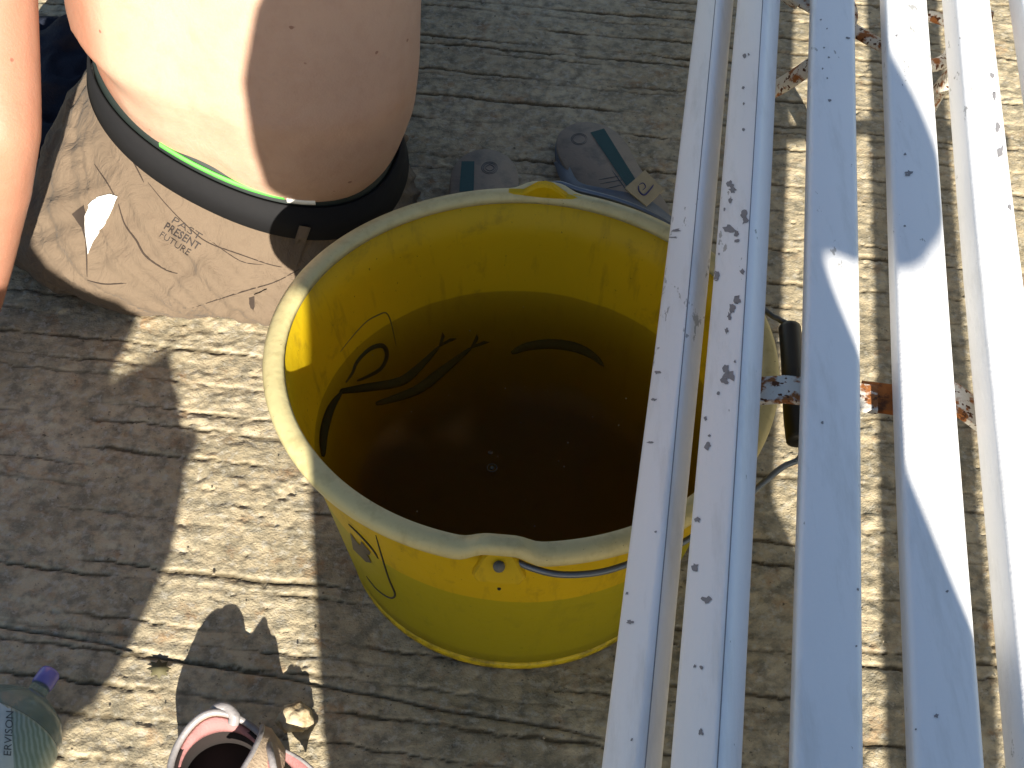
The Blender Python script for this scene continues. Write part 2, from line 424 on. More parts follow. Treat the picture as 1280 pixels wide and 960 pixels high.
pv = N(nt, 'VolumePrincipled'); pv.inputs['Color'].default_value = (.07, .04, .008, 1); pv.inputs['Density'].default_value = 16; pv.inputs['Absorption Color'].default_value = (.34, .22, .02, 1)
nt.links.new(pv.outputs[0], nt.nodes['Material Output'].inputs[1])
bm = bmesh.new(); loft(bm, prof([(rw(z) - .0003, z) for z in (.0155, .05, .1, WZ - .0003)] + [(rw(WZ) - .0008, WZ), (.001, WZ)], 160))
tag(bmo('water', bm, m, None), 'murky brown water standing in the yellow bucket', 'water')

# fish in the water
def fish(px, z, rad, label, fork=True):
    x0_, y0_ = px[0]
    P = spline([at(x, y, z - (.003 if x0_ < 450 and y0_ > 520 else .016)) for x, y in px], 6); n = len(P); bm = bmesh.new()
    rs = [max(.0007, rad * (sin(PI * min(1, (i / (n - 1)) * .9 + .08)) ** .7)) for i in range(n)]
    tube(bm, P, rs, 12, flat=.8)
    b = bmo('small_fish', bm, FISH); tag(b, label, 'fish', 'small dark fish in the bucket')
    if fork:
        e = P[-1]; d = (P[-1] - P[-3]).normalized(); s = Vector((-d.y, d.x, 0)); bm = bmesh.new()
        for sg in (-1, 1):
            q = [e - d * .003, e + d * .016 + s * sg * .008, e + d * .013 + s * sg * .003, e + d * .004]
            a_ = [bm.verts.new(v + Vector((0, 0, .0005))) for v in q]; b_ = [bm.verts.new(v - Vector((0, 0, .0005))) for v in q]
            bm.faces.new(a_); bm.faces.new(b_[::-1])
            for i in range(4): bm.faces.new((a_[i], b_[i], b_[(i + 1) % 4], a_[(i + 1) % 4]))
        bmo('tail_fin', bm, FISH, b)
    return b
FISH = plain('dark_fish_skin', (.05, .038, .012), .9, .05)
fish([(640, 441), (660, 433), (690, 430), (718, 434), (740, 444), (755, 458)], .135, .0055, 'dark fish curved along the far wall under the water', False)
fish([(420, 490), (455, 485), (500, 477), (525, 458), (550, 432)], .137, .0048, 'dark slender fish at left with its tail towards the far wall')
fish([(470, 505), (520, 488), (555, 462), (590, 434)], .132, .0050, 'dark fish lying just right of the slender one, tail raised')
fish([(404, 570), (405, 540), (414, 510), (428, 489)], .132, .0042, 'dark fish pressed against the left wall of the bucket', False)
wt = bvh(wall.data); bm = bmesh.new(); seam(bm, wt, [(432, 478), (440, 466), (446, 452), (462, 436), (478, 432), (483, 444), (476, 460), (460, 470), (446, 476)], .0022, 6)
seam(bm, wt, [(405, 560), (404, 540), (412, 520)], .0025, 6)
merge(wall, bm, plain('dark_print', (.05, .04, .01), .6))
bm = bmesh.new()
for x, y, r in [(615, 585, .0042), (613, 566, .0016)]:
    c = at(x, y, WZ); ring = [c + Vector((r * cos(t), r * sin(t), .0003)) for t in [2 * PI * k / 20 for k in range(21)]]
    tube(bm, ring, .00045, 6)
    blob(bm, c, (r * .5, r * .5, r * .28), None, 12)
tag(bmo('air_bubble', bm, plain('bubble_skin', (.06, .055, .035), .5, .3)), 'small pale bubble ring floating mid bucket', 'bubble')
bm = bmesh.new()
for k in range(46):
    a_ = random.uniform(0, 2 * PI); r = .165 * math.sqrt(random.random()); s = random.uniform(.0003, .0008)
    blob(bm, BC + Vector((r * cos(a_), r * sin(a_), WZ)), (s, s * random.uniform(.6, 1.6), s * .4), None, 6)
tag(bmo('floating_specks', bm, plain('speck', (.25, .2, .1))), 'tiny specks floating on the murky water', 'specks', kind='stuff')

# ------------------------------------------------------------ bench
bench = tag(empty('bench', W(.25, .4, 0)), 'white painted slatted bench with chipped paint and rusty iron arms', 'bench')
m, nt, bs = newmat('chipped_white_paint')
n1 = noise(nt, 5, 4, .5, stretch=(5, 1, 5, AL)); c = mix(nt, n1.outputs[0], (.87, .865, .86), (.79, .79, .785))
n2 = noise(nt, 70, 5, .65, stretch=(1.6, .5, 1.6, AL), w=3); zone = noise(nt, 3.2, 2, .5, w=8)
mul = N(nt, 'Math', operation='MULTIPLY_ADD'); nt.links.new(zone.outputs[0], mul.inputs[0]); mul.inputs[1].default_value = .45; nt.links.new(n2.outputs[0], mul.inputs[2])
c = mix(nt, ramp(nt, mul.outputs[0], [(.93, G3(0)), (.95, G3(.85))]).outputs[0], c, (.33, .32, .30))
n3 = noise(nt, 500, 3, .6, w=5); c = mix(nt, ramp(nt, n3.outputs[0], [(.77, G3(0)), (.80, G3(.4))]).outputs[0], c, (.40, .39, .36))
n4 = noise(nt, 12, 6, .7, stretch=(4, .6, 4, AL), w=12); c = mix(nt, ramp(nt, n4.outputs[0], [(.52, G3(0)), (.75, G3(.45))]).outputs[0], c, (.52, .51, .47))
nt.links.new(c, bs.inputs['Base Color']); bs.inputs['Roughness'].default_value = .38; bs.inputs['Specular IOR Level'].default_value = .45
nb = noise(nt, 60, 4, .6, stretch=(3, .5, 3, AL)); b1 = bump(nt, None, nb.outputs[0], .0006, .6); nb2 = noise(nt, 330, 3); bump(nt, bs, nb2.outputs[0], .0004, .5, b1)
PAINT = m
# X centre, z centre, lean (degrees, + leans the top to the left), width, thickness
SL = [(.0235, .318, 44, .034, .022), (.0632, .358, 42, .037, .0245), (.1285, .3675, 1, .0385, .024), (.1945, .3675, 0, .0385, .025), (.2540, .3560, -19, .038, .026),
      (.3190, .352, -14, .038, .025), (.3915, .377, 0, .031, .006), (.4575, .377, 0, .031, .006), (.5235, .377, 0, .031, .006), (.5895, .377, 0, .031, .006), (.6555, .377, 0, .031, .006)]  # last five thin slats are unseen, added and shaped for the shadow stripes
slats = []
for k, (X, z, lean, wd, th) in enumerate(SL):
    a = R(lean); bm = bmesh.new(); rings = []
    r = (.0045 if k > 1 else .006) if th > .01 else .0025
    sec = []
    for sx, sz in ((1, 1), (-1, 1), (-1, -1), (1, -1)):
        for j in range(5):
            t = {(1, 1): 0, (-1, 1): PI / 2, (-1, -1): PI, (1, -1): 1.5 * PI}[(sx, sz)] + PI / 2 * j / 4
            sec.append((sx * (wd / 2 - r) + r * cos(t), sz * (th / 2 - r) + r * sin(t)))
    rnd = random.Random(k)
    p1, p2 = rnd.uniform(0, 6), rnd.uniform(0, 6)
    for i in range(91):
        Y = -.75 + 2.95 * i / 90
        dx = .0007 * sin(Y * 3.1 + p1) + .0003 * sin(Y * 11 + p2); dz = .0008 * sin(Y * 2.3 + p2)
        if k == 4: dx += .004 * max(0, Y - .8)
        rings.append([W(X + dx + x * cos(a) - zz * sin(a), Y, z + dz + x * sin(a) + zz * cos(a)) for x, zz in sec])
    loft(bm, rings)
    slats.append(bmo('slat', bm, PAINT, bench))
for X in (.137, .206):         # added strips under the two flat slats, blocking sun through the gaps
    bm = bmesh.new(); loft(bm, [[W(X + dx, Y, z) for dx, z in ((-.003, .285), (.003, .285), (.003, .354), (-.003, .354))] for Y in (-.7, .6, 1.5, 2.15)])
    bmo('sun_blocker', bm, PAINT, bench, smooth=False)
slats[0]['label'] = 'steeply tilted outermost slat nearest the bucket'; slats[1]['label'] = 'tilted slat with grey patches of chipped paint'
# chips: bare grey spots worn through the paint
def chips(k, L):
    tr_ = bvh(slats[k].data); bm = bmesh.new()
    for (x, y, s, q) in L:
        rnd = random.Random(int(x * 7 + y)); p = []
        nn = 13
        for i in range(nn):
            t = 2 * PI * i / nn; rr = s * rnd.uniform(.45, 1.25); p.append((x + rr * cos(t) * q, y + rr * sin(t)))
        patch(bm, tr_, p, .00035)
    merge(slats[k], bm, plain('bare_metal_grey', (.24, .23, .235), .6))
chips(1, [(913, 231, 5, .9), (916, 238, 4, 1.2), (913, 252, 5, .7), (930, 268, 6, .9), (932, 276, 6, .7), (912, 286, 6, 1.3), (921, 293, 5, .7), (921, 301, 3, 1.4), (896, 345, 6, .7), (928, 340, 5, .6), (922, 375, 6, .7), (916, 386, 7, .6), (912, 395, 5, .6), (908, 414, 4, .7),
          (908, 462, 7, .8), (912, 470, 7, 1.2), (906, 476, 5, 1.3), (898, 492, 2.5, 1), (882, 523, 3, .8), (885, 558, 5, .8), (936, 68, 2, 1), (929, 110, 2, 1), (931, 70, 3, .8), (930, 130, 1.8, 1), (930, 162, 2, 1), (872, 650, 4, 1), (869, 709, 6, .8), (885, 750, 5, 1.6), (877, 834, 3, .7), (869, 833, 2.4, .8), (876, 915, 5, .8), (887, 545, 2, 1), (906, 262, 2, .8), (899, 318, 2, .7), (919, 452, 3, .5)])
chips(0, [(845, 288, 2.2, 3.2), (842, 297, 1.3, 5), (838, 292, 3, .8), (822, 466, 2, 2.6), (818, 500, 2, 1.8), (813, 553, 1.5, 3), (788, 778, 3, 1.4), (784, 742, 2, 1), (790, 925, 2, 1), (820, 665, 1.6, 1)])
chips(3, [(1137, 216, 3, 1.8), (1131, 193, 1.8, 1), (1134, 219, 2, 2), (1121, 45, 1.8, 1), (1131, 283, 1.6, 1), (1184, 739, 2, 1), (1170, 895, 2.6, 1.2), (1145, 912, 1.8, .6), (1103, 103, 1.6, .6)])
chips(2, [(1028, 529, 2, 1), (1072, 737, 2, .8), (1037, 126, 2, 1.4), (1060, 48, 2, 1.4), (1026, 25, 1.3, 1), (1034, 36, 1.3, 1), (1030, 60, 1.3, 1), (1036, 72, 1.3, 1), (1028, 86, 1.3, 1), (1034, 98, 1.3, 1), (1070, 808, 1.6, 1)])
chips(4, [(1247, 160, 7, .5), (1251, 190, 9, .45), (1243, 120, 6, .4), (1240, 95, 5, .5), (1262, 260, 4, .6)])
# dark grime line along the arris of the two tilted slats
for k, x0, x1 in ((1, 953.5, 896.5), (0, 894.5, 806)):
    tr_ = bvh(slats[k].data); bm = bmesh.new()
    tube_pts = []
    for i in range(61):
        y = i * 16; x = x0 + (x1 - x0) * y / 960
        h = cast(tr_, x, y, .0001)
        if h: tube_pts.append(h[0])
    tube_pts = tube_pts[::2] if len(tube_pts) > 8 else tube_pts
    if len(tube_pts) > 2: tube(bm, tube_pts, .00038, 6); merge(slats[k], bm, plain('grime', (.22, .22, .24), .7))

RUST = dirty('rusty_white_iron', (.72, .68, .60), (.30, .11, .03), 60, .51, .57, .7, (220, .60, (.10, .035, .012)), .3, .0012, 200)
RUST2 = dirty('rust', (.42, .14, .035), (.12, .045, .02), 90, .5, .62, .8, None, .2, .0012, 220)
# arched flat iron under the slats
def flatbar(bm, pts, wd, th):
    """pts in the (X, z) plane of the slat cross section at Y0, bar wd wide along the slats"""
    rings = []
    for i, (X, Y, z) in enumerate(pts):
        a_ = pts[max(i - 1, 0)]; b_ = pts[min(i + 1, len(pts) - 1)]
        d = Vector((b_[0] - a_[0], b_[2] - a_[2])).normalized(); nx_, nz_ = -d.y, d.x
        q = []
        for sy, sn in ((-1, -1), (1, -1), (1, 1), (-1, 1)):
            q.append(W(X + nx_ * sn * th / 2, Y + sy * wd / 2, z + nz_ * sn * th / 2))
        rings.append(q)
    loft(bm, rings)
c1 = S(*at(978, 495, .345)[:2])[1]; c2 = S(*at(1213, 518, .335)[:2])[1]
bm = bmesh.new()
flatbar(bm, [(.062, c1, .340), (.07, c1, .343), (.10, c1, .352), (.13, c1, .3535), (.165, c1, .3535)], .024, .004)
b_ = bmo('iron_bracket', bm, RUST, bench, smooth=False)
bm = bmesh.new()
flatbar(bm, [(.155, c1 + .006, .3495), (.1845, c1 + .006, .3495)], .026, .004)
bmo('iron_bracket', bm, RUST2, bench, smooth=False)
bm = bmesh.new()
flatbar(bm, [(.20, c2 + .01, .349), (.225, c2 + .004, .343), (.25, c2 - .006, .333), (.30, c2 - .02, .325), (.36, c2 - .03, .335), (.5, c2 - .03, .3525), (.66, c2 - .03, .3525)], .030, .004)
bmo('iron_bracket', bm, RUST, bench, smooth=False)
# cast iron scroll of the end frame, seen between the slats at the top
bm = bmesh.new()
sc1 = [(958, 116, .275), (975, 108, .28), (1010, 85, .31), (1040, 60, .33), (1060, 20, .33), (1040, -15, .33), (1000, -12, .33), (985, 5, .32)]
sc2 = [(990, -5, .33), (1020, 12, .33), (1055, 30, .33), (1085, 48, .33), (1120, 66, .33), (1150, 82, .33), (1182, 76, .33), (1196, 52, .33), (1186, 28, .33), (1160, 20, .33)]
sc3 = [(1148, 180, .20), (1160, 140, .25), (1175, 112, .28), (1195, 90, .31), (1215, 60, .33), (1230, 20, .33)]
parts = []
for s_, wd in ((sc1, .0095), (sc2, .008), (sc3, .0105)):
    bm2 = bmesh.new(); tube(bm2, spline([at(*p) for p in s_], 8), wd, 10, flat=.55)
    bmo('scroll', bm2, RUST, bench)
bm.free()
# legs of the end frames
for X, Y in ((.125, 1.45), (.60, 1.45), (.05, -.55), (.60, -.55)):
    bm = bmesh.new(); tube(bm, spline([W(X, Y, .34), W(X + (.03 if X < .3 else -.01), Y, .2), W(X + (.065 if X < .3 else .03), Y, .0)], 8), .012, 10)
    bmo('leg', bm, RUST, bench)
bm = bmesh.new(); flatbar(bm, [(.11, 1.45, .34), (.15, 1.45, .345), (.60, 1.45, .345)], .03, .006); bmo('iron_bracket', bm, RUST, bench, smooth=False)

# ------------------------------------------------------------ seated person
person = tag(empty('person', (-.28, 1.12, 0)), 'bare backed person in khaki trousers and black belt sitting on the concrete, facing away', 'person')
def capsule(bm, pts, rs, n=20, k=6):
    tube(bm, spline(pts, k), [float(v) for v in np.interp(np.linspace(0, len(rs) - 1, (len(pts) - 1) * k + 1), range(len(rs)), rs)], n)
    blob(bm, pts[0], (rs[0],) * 3); blob(bm, pts[-1], (rs[-1],) * 3)
bm = bmesh.new()
TR = [(.05, -.288, 1.245, .130, .090), (.12, -.286, 1.242, .140, .098), (.19, -.284, 1.239, .1475, .1035), (.205, -.283, 1.236, .150, .108), (.225, -.282, 1.230, .158, .115), (.255, -.283, 1.222, .163, .119), (.29, -.291, 1.217, .177, .123), (.36, -.289, 1.225, .179, .122),
      (.44, -.280, 1.240, .176, .124), (.52, -.278, 1.262, .184, .124), (.58, -.276, 1.285, .188, .118), (.63, -.275, 1.305, .176, .104), (.67, -.274, 1.32, .125, .088), (.70, -.273, 1.335, .07, .07)]
YAW = -.283; TILT = -.27; TILTY = .288
rings = []
zz = np.linspace(.05, .70, 66)
for z in zz:
    v = [float(np.interp(z, [t[0] for t in TR], [t[j] for t in TR])) for j in range(1, 5)]; kk = max(0, min(1, (z - .20) / .05)); v[0] += .017 * kk; v[2] -= .003 * kk
    def f(t, z=z):
        g = -.035 * math.exp(-((t - 1.5 * PI) / .16) ** 2)                 # the line of the spine
        g += .02 * math.exp(-((abs(t - 1.5 * PI) - .42) / .3) ** 2) * math.exp(-((z - .38) / .2) ** 2)
        g += .028 * math.exp(-((z - .222) / .020) ** 2) * (math.exp(-((t - 1.12 * PI) / .5) ** 2) + .7 * math.exp(-((t - 1.85 * PI) / .4) ** 2))
        g -= .02 * math.exp(-((z - .262) / .012) ** 2) * math.exp(-((t - 1.12 * PI) / .35) ** 2)
        return 1 + g
    rings.append(ering((v[0], v[1], z), v[2], v[3], YAW, 72, 2.25, (TILT * max(0, min(1, (.34 - z) / .13)), TILTY * max(0, min(1, (.34 - z) / .13))), f))
loft(bm, rings)
capsule(bm, [(-.272, 1.325, .68), (-.267, 1.375, .76)], [.062, .058])
hc = Vector((-.264, 1.43, .85)); blob(bm, hc, (.078, .098, .118), Matrix.Rotation(R(-25), 3, 'X'), 28)
blob(bm, hc + Vector((0, .10, -.035)), (.014, .02, .02)); blob(bm, hc + Vector((0, .075, -.085)), (.04, .03, .03))
for sx in (-1, 1): blob(bm, hc + Vector((sx * .08, -.005, -.02)), (.01, .02, .032))
sh = Vector((-.475, 1.25, .59)); el = at(-6, 158, .31); wr = at(-38, 392, .085); pa = at(-125, 430, .03)
capsule(bm, [(-.40, 1.29, .62), sh, sh.lerp(el, .5) + Vector((-.004, .0, 0)), el], [.06, .056, .047, .040])
capsule(bm, [el, el.lerp(wr, .3) + Vector((-.002, 0, 0)), el.lerp(wr, .7), wr], [.040, .042, .034, .027])
capsule(bm, [wr, pa], [.027, .024]); blob(bm, pa + Vector((0, -.015, -.005)), (.042, .045, .018))
for k, (dx, L) in enumerate(((-.032, .065), (-.012, .078), (.009, .074), (.028, .058))):
    b0 = pa + Vector((dx, -.05, -.012)); capsule(bm, [b0, b0 + Vector((dx * .3, -L * .5, .006)), b0 + Vector((dx * .5, -L, -.006))], [.0095, .0088, .0075], 10, 3)
capsule(bm, [pa + Vector((.03, -.01, -.005)), pa + Vector((.06, -.03, -.01)), pa + Vector((.07, -.055, -.012))], [.012, .0105, .009], 10, 3)
# right arm reaches forward
rs = Vector((-.09, 1.31, .60)); re_ = Vector((-.02, 1.50, .46)); rw_ = Vector((-.16, 1.68, .36))
capsule(bm, [(-.16, 1.31, .62), rs, rs.lerp(re_, .5), re_], [.06, .054, .046, .038]); capsule(bm, [re_, re_.lerp(rw_, .5), rw_], [.038, .036, .026])
blob(bm, rw_ + Vector((-.03, .03, -.01)), (.04, .045, .02))
for k in range(4): b0 = rw_ + Vector((-.06 + k * .012, .05 - .006 * k, -.01)); capsule(bm, [b0, b0 + Vector((-.03, .03, -.006)), b0 + Vector((-.045, .045, -.03))], [.009, .008, .007], 10, 3)
capsule(bm, [rw_ + Vector((-.04, .0, -.01)), rw_ + Vector((-.07, .0, -.01))], [.011, .009], 10, 3)
# feet
for fx, fy in ((-.27, 2.06), (-.43, 2.02)):
    capsule(bm, [(fx, fy - .12, .08), (fx, fy, .07)], [.042, .038]); capsule(bm, [(fx, fy, .035), (fx, fy + .06, .08), (fx, fy + .07, .18)], [.035, .034, .022])
me = remesh(bm, .0062, 5, .5)
m, nt, bs = newmat('skin')
g = N(nt, 'NewGeometry'); sp = N(nt, 'SeparateXYZ'); nt.links.new(g.outputs['Position'], sp.inputs[0])
armf = N(nt, 'MapRange'); nt.links.new(sp.outputs[0], armf.inputs[0]); armf.inputs[1].default_value = -.385; armf.inputs[2].default_value = -.41
n1 = noise(nt, 7, 3); n2 = noise(nt, 55, 5, .6, w=3)
c = mix(nt, n1.outputs[0], (.45, .295, .215), (.41, .26, .185)); c = mix(nt, armf.outputs[0], c, (.33, .155, .10))
c = mix(nt, ramp(nt, n2.outputs[0], [(.45, G3(0)), (.75, G3(.35))]).outputs[0], c, (.33, .18, .125))
n6 = noise(nt, 75, 1, .3, w=11); c = mix(nt, ramp(nt, n6.outputs[0], [(.80, G3(0)), (.82, G3(.7))]).outputs[0], c, (.16, .06, .04))
nt.links.new(c, bs.inputs['Base Color']); bs.inputs['Roughness'].default_value = .5; bs.inputs['Specular IOR Level'].default_value = .3
bs.inputs['Subsurface Weight'].default_value = .12; bs.inputs['Subsurface Radius'].default_value = (1, .35, .15); bs.inputs['Subsurface Scale'].default_value = .008
b = noise(nt, 400, 4, .6); b0 = noise(nt, 16, 4, .5, dist=.6); bb = bump(nt, None, b.outputs[0], .0006, .6); bump(nt, bs, b0.outputs[0], .006, .4, bb)
body = link('body', me, m, person)
# dark heap added for the shade at the left hip
bm = bmesh.new()
for x, y, z, r_ in ((92, 70, .05, .05), (85, 110, .05, .045), (62, 95, .035, .062), (58, 150, .035, .055), (50, 210, .03, .055), (30, 270, .025, .055), (60, 60, .03, .04), (20, 200, .03, .06)):
    p = at(x, y, z); blob(bm, p, (r_, r_ * 1.1, r_ * .75))
gme = remesh(bm, .006, 4, .5)
gv = np.empty(len(gme.vertices) * 3, np.float32); gme.vertices.foreach_get('co', gv); gv = gv.reshape(-1, 3)
gd = (1 - np.abs(2 * fbm(gv[:, 0] * 22 + 30, gv[:, 1] * 16 + gv[:, 2] * 14 + 30, 3, 131) - 1) * 2) * .012
gv[:, 2] += gd; gv[:, 0] += gd * .5; gme.vertices.foreach_set('co', gv.ravel()); gme.update()
tag(link('shade_heap', gme, dirty('navy_shade', (.018, .022, .035), (.05, .03, .02), 18, .5, .8, .9, None, .1, .001, 300)), 'dark heap added for the deep shade beside the hip of the sitting person', 'shade_heap')
# hair
bm = bmesh.new(); blob(bm, hc + Vector((0, -.022, .022)), (.086, .098, .115), Matrix.Rotation(R(-25), 3, 'X'), 40)
for v in bm.verts: v.co += v.co.normalized() * random.uniform(-.003, .003)
bmo('hair', bm, plain('brown_hair', (.06, .035, .02), .6), person)

# trousers
def pants_ring(z):
    K = [(-.004, -.318, 1.268, .205, .156, 3.3), (.03, -.326, 1.266, .200, .178, 3.3), (.06, -.330, 1.262, .196, .182, 3.1), (.095, -.322, 1.256, .184, .168, 2.8), (.13, -.306, 1.250, .170, .143, 2.5), (.155, -.293, 1.243, .158, .124, 2.3), (.174, -.284, 1.239, .1565, .1115, 2.2)]
    return [float(np.interp(z, [t[0] for t in K], [t[j] for t in K])) for j in range(1, 6)]
bm = bmesh.new(); rings = []
for z in np.linspace(-.004, .174, 24):
    cx_, cy_, a_, b_, ex = pants_ring(z)
    rings.append(ering((cx_, cy_, z), a_, b_, YAW * min(1, max(0, z) / .174), 96, ex, (TILT * max(0, z) / .174, TILTY * max(0, z) / .174)))
loft(bm, rings)
capsule(bm, [(-.38, 1.30, .085), (-.40, 1.50, .10), (-.41, 1.70, .16)], [.095, .082, .066]); capsule(bm, [(-.41, 1.70, .16), (-.42, 1.82, .11), (-.43, 1.95, .08)], [.066, .056, .048])
capsule(bm, [(-.22, 1.30, .085), (-.235, 1.50, .10), (-.26, 1.70, .16)], [.092, .082, .066]); capsule(bm, [(-.26, 1.70, .16), (-.265, 1.83, .11), (-.27, 1.98, .08)], [.066, .056, .048])
blob(bm, Vector((-.478, 1.175, .038)), (.060, .062, .052)); capsule(bm, [(-.478, 1.18, .042), (-.54, 1.215, .045), (-.61, 1.27, .045)], [.056, .056, .05])
me = remesh(bm, .0048, 5, .5)
# folds pressed into the cloth
vs_ = np.empty(len(me.vertices) * 3, np.float32); me.vertices.foreach_get('co', vs_); vs_ = vs_.reshape(-1, 3); no = np.empty_like(vs_).ravel(); me.vertices.foreach_get('normal', no); no = no.reshape(-1, 3)
ang = np.arctan2(vs_[:, 1] - 1.24, vs_[:, 0] + .28); zz_ = vs_[:, 2]
f1 = fbm(ang * 3 + zz_ * 18 + 20, zz_ * 34 + ang * 5 + 40, 3, 101); f2 = fbm(ang * 9 - zz_ * 40 + 30, zz_ * 25 + 60, 2, 111)
rid = np.cos((f1 - .5) * 17)
disp = np.clip(rid, -1, 1) * .0030 + (f2 - .5) * .009
disp *= np.clip((.150 - zz_ + .27 * -(vs_[:, 0] + .284) + .288 * (vs_[:, 1] - 1.239)) / .03, .05, 1)
vs_ = vs_ + no * disp[:, None]; me.vertices.foreach_set('co', vs_.ravel()); me.update()
m, nt, bs = newmat('khaki_cloth')
n1 = noise(nt, 9, 4); c = mix(nt, n1.outputs[0], (.135, .100, .070), (.105, .078, .054))
n2 = noise(nt, 70, 5, .7); c = mix(nt, ramp(nt, n2.outputs[0], [(.5, G3(0)), (.8, G3(.5))]).outputs[0], c, (.085, .06, .042))
nt.links.new(c, bs.inputs['Base Color']); bs.inputs['Roughness'].default_value = .9; bs.inputs['Specular IOR Level'].default_value = .15; bs.inputs['Sheen Weight'].default_value = .04
nb = noise(nt, 26, 5, .6, dist=1.6); b1 = bump(nt, None, nb.outputs[0], .010, .6); nb = noise(nt, 900, 2); bump(nt, bs, nb.outputs[0], .0005, .4, b1)
KHAKI = m
trousers = link('trousers', me, KHAKI, person); pt = bvh(me)

# waist bands: belt, waistband of the underwear with its coloured stripe
def band(name, z0, z1, off0, off1, mat, parent, t0=0, t1=2 * PI, th=.0025, n=120, tilt=-.27, ty=.288):
    cx_, cy_, a_, b_, ex = -.2842, 1.2393, .1524, .1074, 2.2; z0 -= .017; z1 -= .017
    bm = bmesh.new(); rings = []
    full = (t1 - t0) > 6.28; cnt = n if full else max(8, int(n * (t1 - t0) / 6.28))
    for (z, o_) in ((z0, off0), (z0 + (z1 - z0) * .5, (off0 + off1) / 2), (z1, off1), (z1, off1 - th), (z0, off0 - th)):
        ring = []
        for i in range(cnt + (0 if full else 1)):
            t = t0 + (t1 - t0) * i / cnt; ct, st = cos(t), sin(t)
            x = (a_ + o_) * math.copysign(abs(ct) ** (2 / ex), ct); y = (b_ + o_) * math.copysign(abs(st) ** (2 / ex), st)
            x, y = x * cos(YAW) - y * sin(YAW), x * sin(YAW) + y * cos(YAW)
            ring.append(Vector((cx_ + x, cy_ + y, z + x * tilt + y * ty)))
        rings.append(ring)
    rings.append(rings[0]); loft(bm, rings, full, False); bmesh.ops.remove_doubles(bm, verts=bm.verts, dist=1e-7)
    return bmo(name, bm, mat, parent)
belt = band('belt', .183, .217, .0150, .0085, plain('black_belt_webbing', (.008, .008, .009), .8, .2), person)
under = band('underwear_waistband', .195, .231, .0055, .0030, plain('dark_green_elastic', (.010, .016, .014), .6), person)
GREEN = plain('bright_green_elastic', (.10, .50, .07), .6); WHT = plain('white_elastic', (.75, .75, .72), .6)
band('waistband_stripe', .2225, .2265, .0062, .0058, GREEN, under, 1.42 * PI, 1.66 * PI)
band('waistband_stripe', .2195, .2265, .0062, .0060, WHT, under, 1.665 * PI, 1.73 * PI)

# ------------------------------------------------------------ trouser details
DK = plain('dark_thread', (.030, .020, .014), .9); CLO = KHAKI
bm = bmesh.new()
for px, r in (([(148, 255), (156, 280), (170, 300), (182, 320), (205, 336), (222, 342)], .0009), ([(103, 262), (107, 285), (108, 310), (109, 346)], .0008), ([(109, 350), (130, 355), (158, 354)], .0007), ([(118, 205), (135, 230), (146, 250)], .0007),
              ([(185, 228), (210, 258), (240, 288), (262, 304), (300, 318), (335, 330), (352, 334)], .0006), ([(160, 190), (172, 212), (180, 228)], .0007), ([(240, 385), (280, 372), (312, 362), (345, 352), (375, 336)], .0006), ([(262, 300), (300, 326), (330, 331)], .0004)):
    seam(bm, pt, px, r)
merge(trousers, bm, DK)
bm = bmesh.new(); patch(bm, pt, [(112, 256), (122, 246), (138, 242), (148, 246), (140, 266), (124, 290), (110, 318), (108, 290), (108, 270)], .0022)
bmo('pocket_lining', bm, plain('white_cotton', (.62, .62, .60), .8), trousers)
bm = bmesh.new(); patch(bm, pt, [(90, 268), (105, 257), (109, 272), (107, 300), (103, 285)], .0012); bmo('pocket_opening', bm, DK, trousers)
tree_all = pt
vsT = [v.co.copy() for v in trousers.data.vertices]; fT = [tuple(p.vertices) for p in trousers.data.polygons]; o_ = len(vsT)
vsB = [v.co.copy() for v in belt.data.vertices]; fB = [tuple(i + o_ for i in p.vertices) for p in belt.data.polygons]
both = BVHTree.FromPolygons(vsT + vsB, fT + fB)
bm = bmesh.new(); patch(bm, both, [(374, 280), (388, 283), (371, 333), (358, 330)], .0030); patch(bm, both, [(376, 280), (386, 282), (371, 331), (360, 329)], .0036)
bmo('belt_loop', bm, CLO, trousers)
TV = []; TF = []
for txt, x, y, h, ws, b in (('PAST', 213, 277, 9.0, 1.6, -.01), ('PRESENT', 204, 285, 9.5, 1.0, .012), ('FUTURE', 198, 295, 8.0, 1.15, -.005)):
    v, f = text_mesh(txt, R(33), x, y, h, pt, ws * .95, .0008, b)
    o_ = len(TV); TV += v; TF += [tuple(i + o_ for i in q_) for q_ in f]
mesh('printed_words', TV, TF, plain('printed_dark_ink', (.022, .016, .014), .8), trousers, smooth=False)
# folded tab with small buckle at the hem near the bucket
bm = bmesh.new(); patch(bm, pt, [(311, 372), (318, 370), (318, 389), (313, 385)], .0012); merge(trousers, bm, DK)
bm = bmesh.new(); patch(bm, pt, [(318, 366), (332, 362), (330, 376), (327, 392), (316, 391), (319, 378)], .0034); bmo('pocket_flap', bm, CLO, trousers)

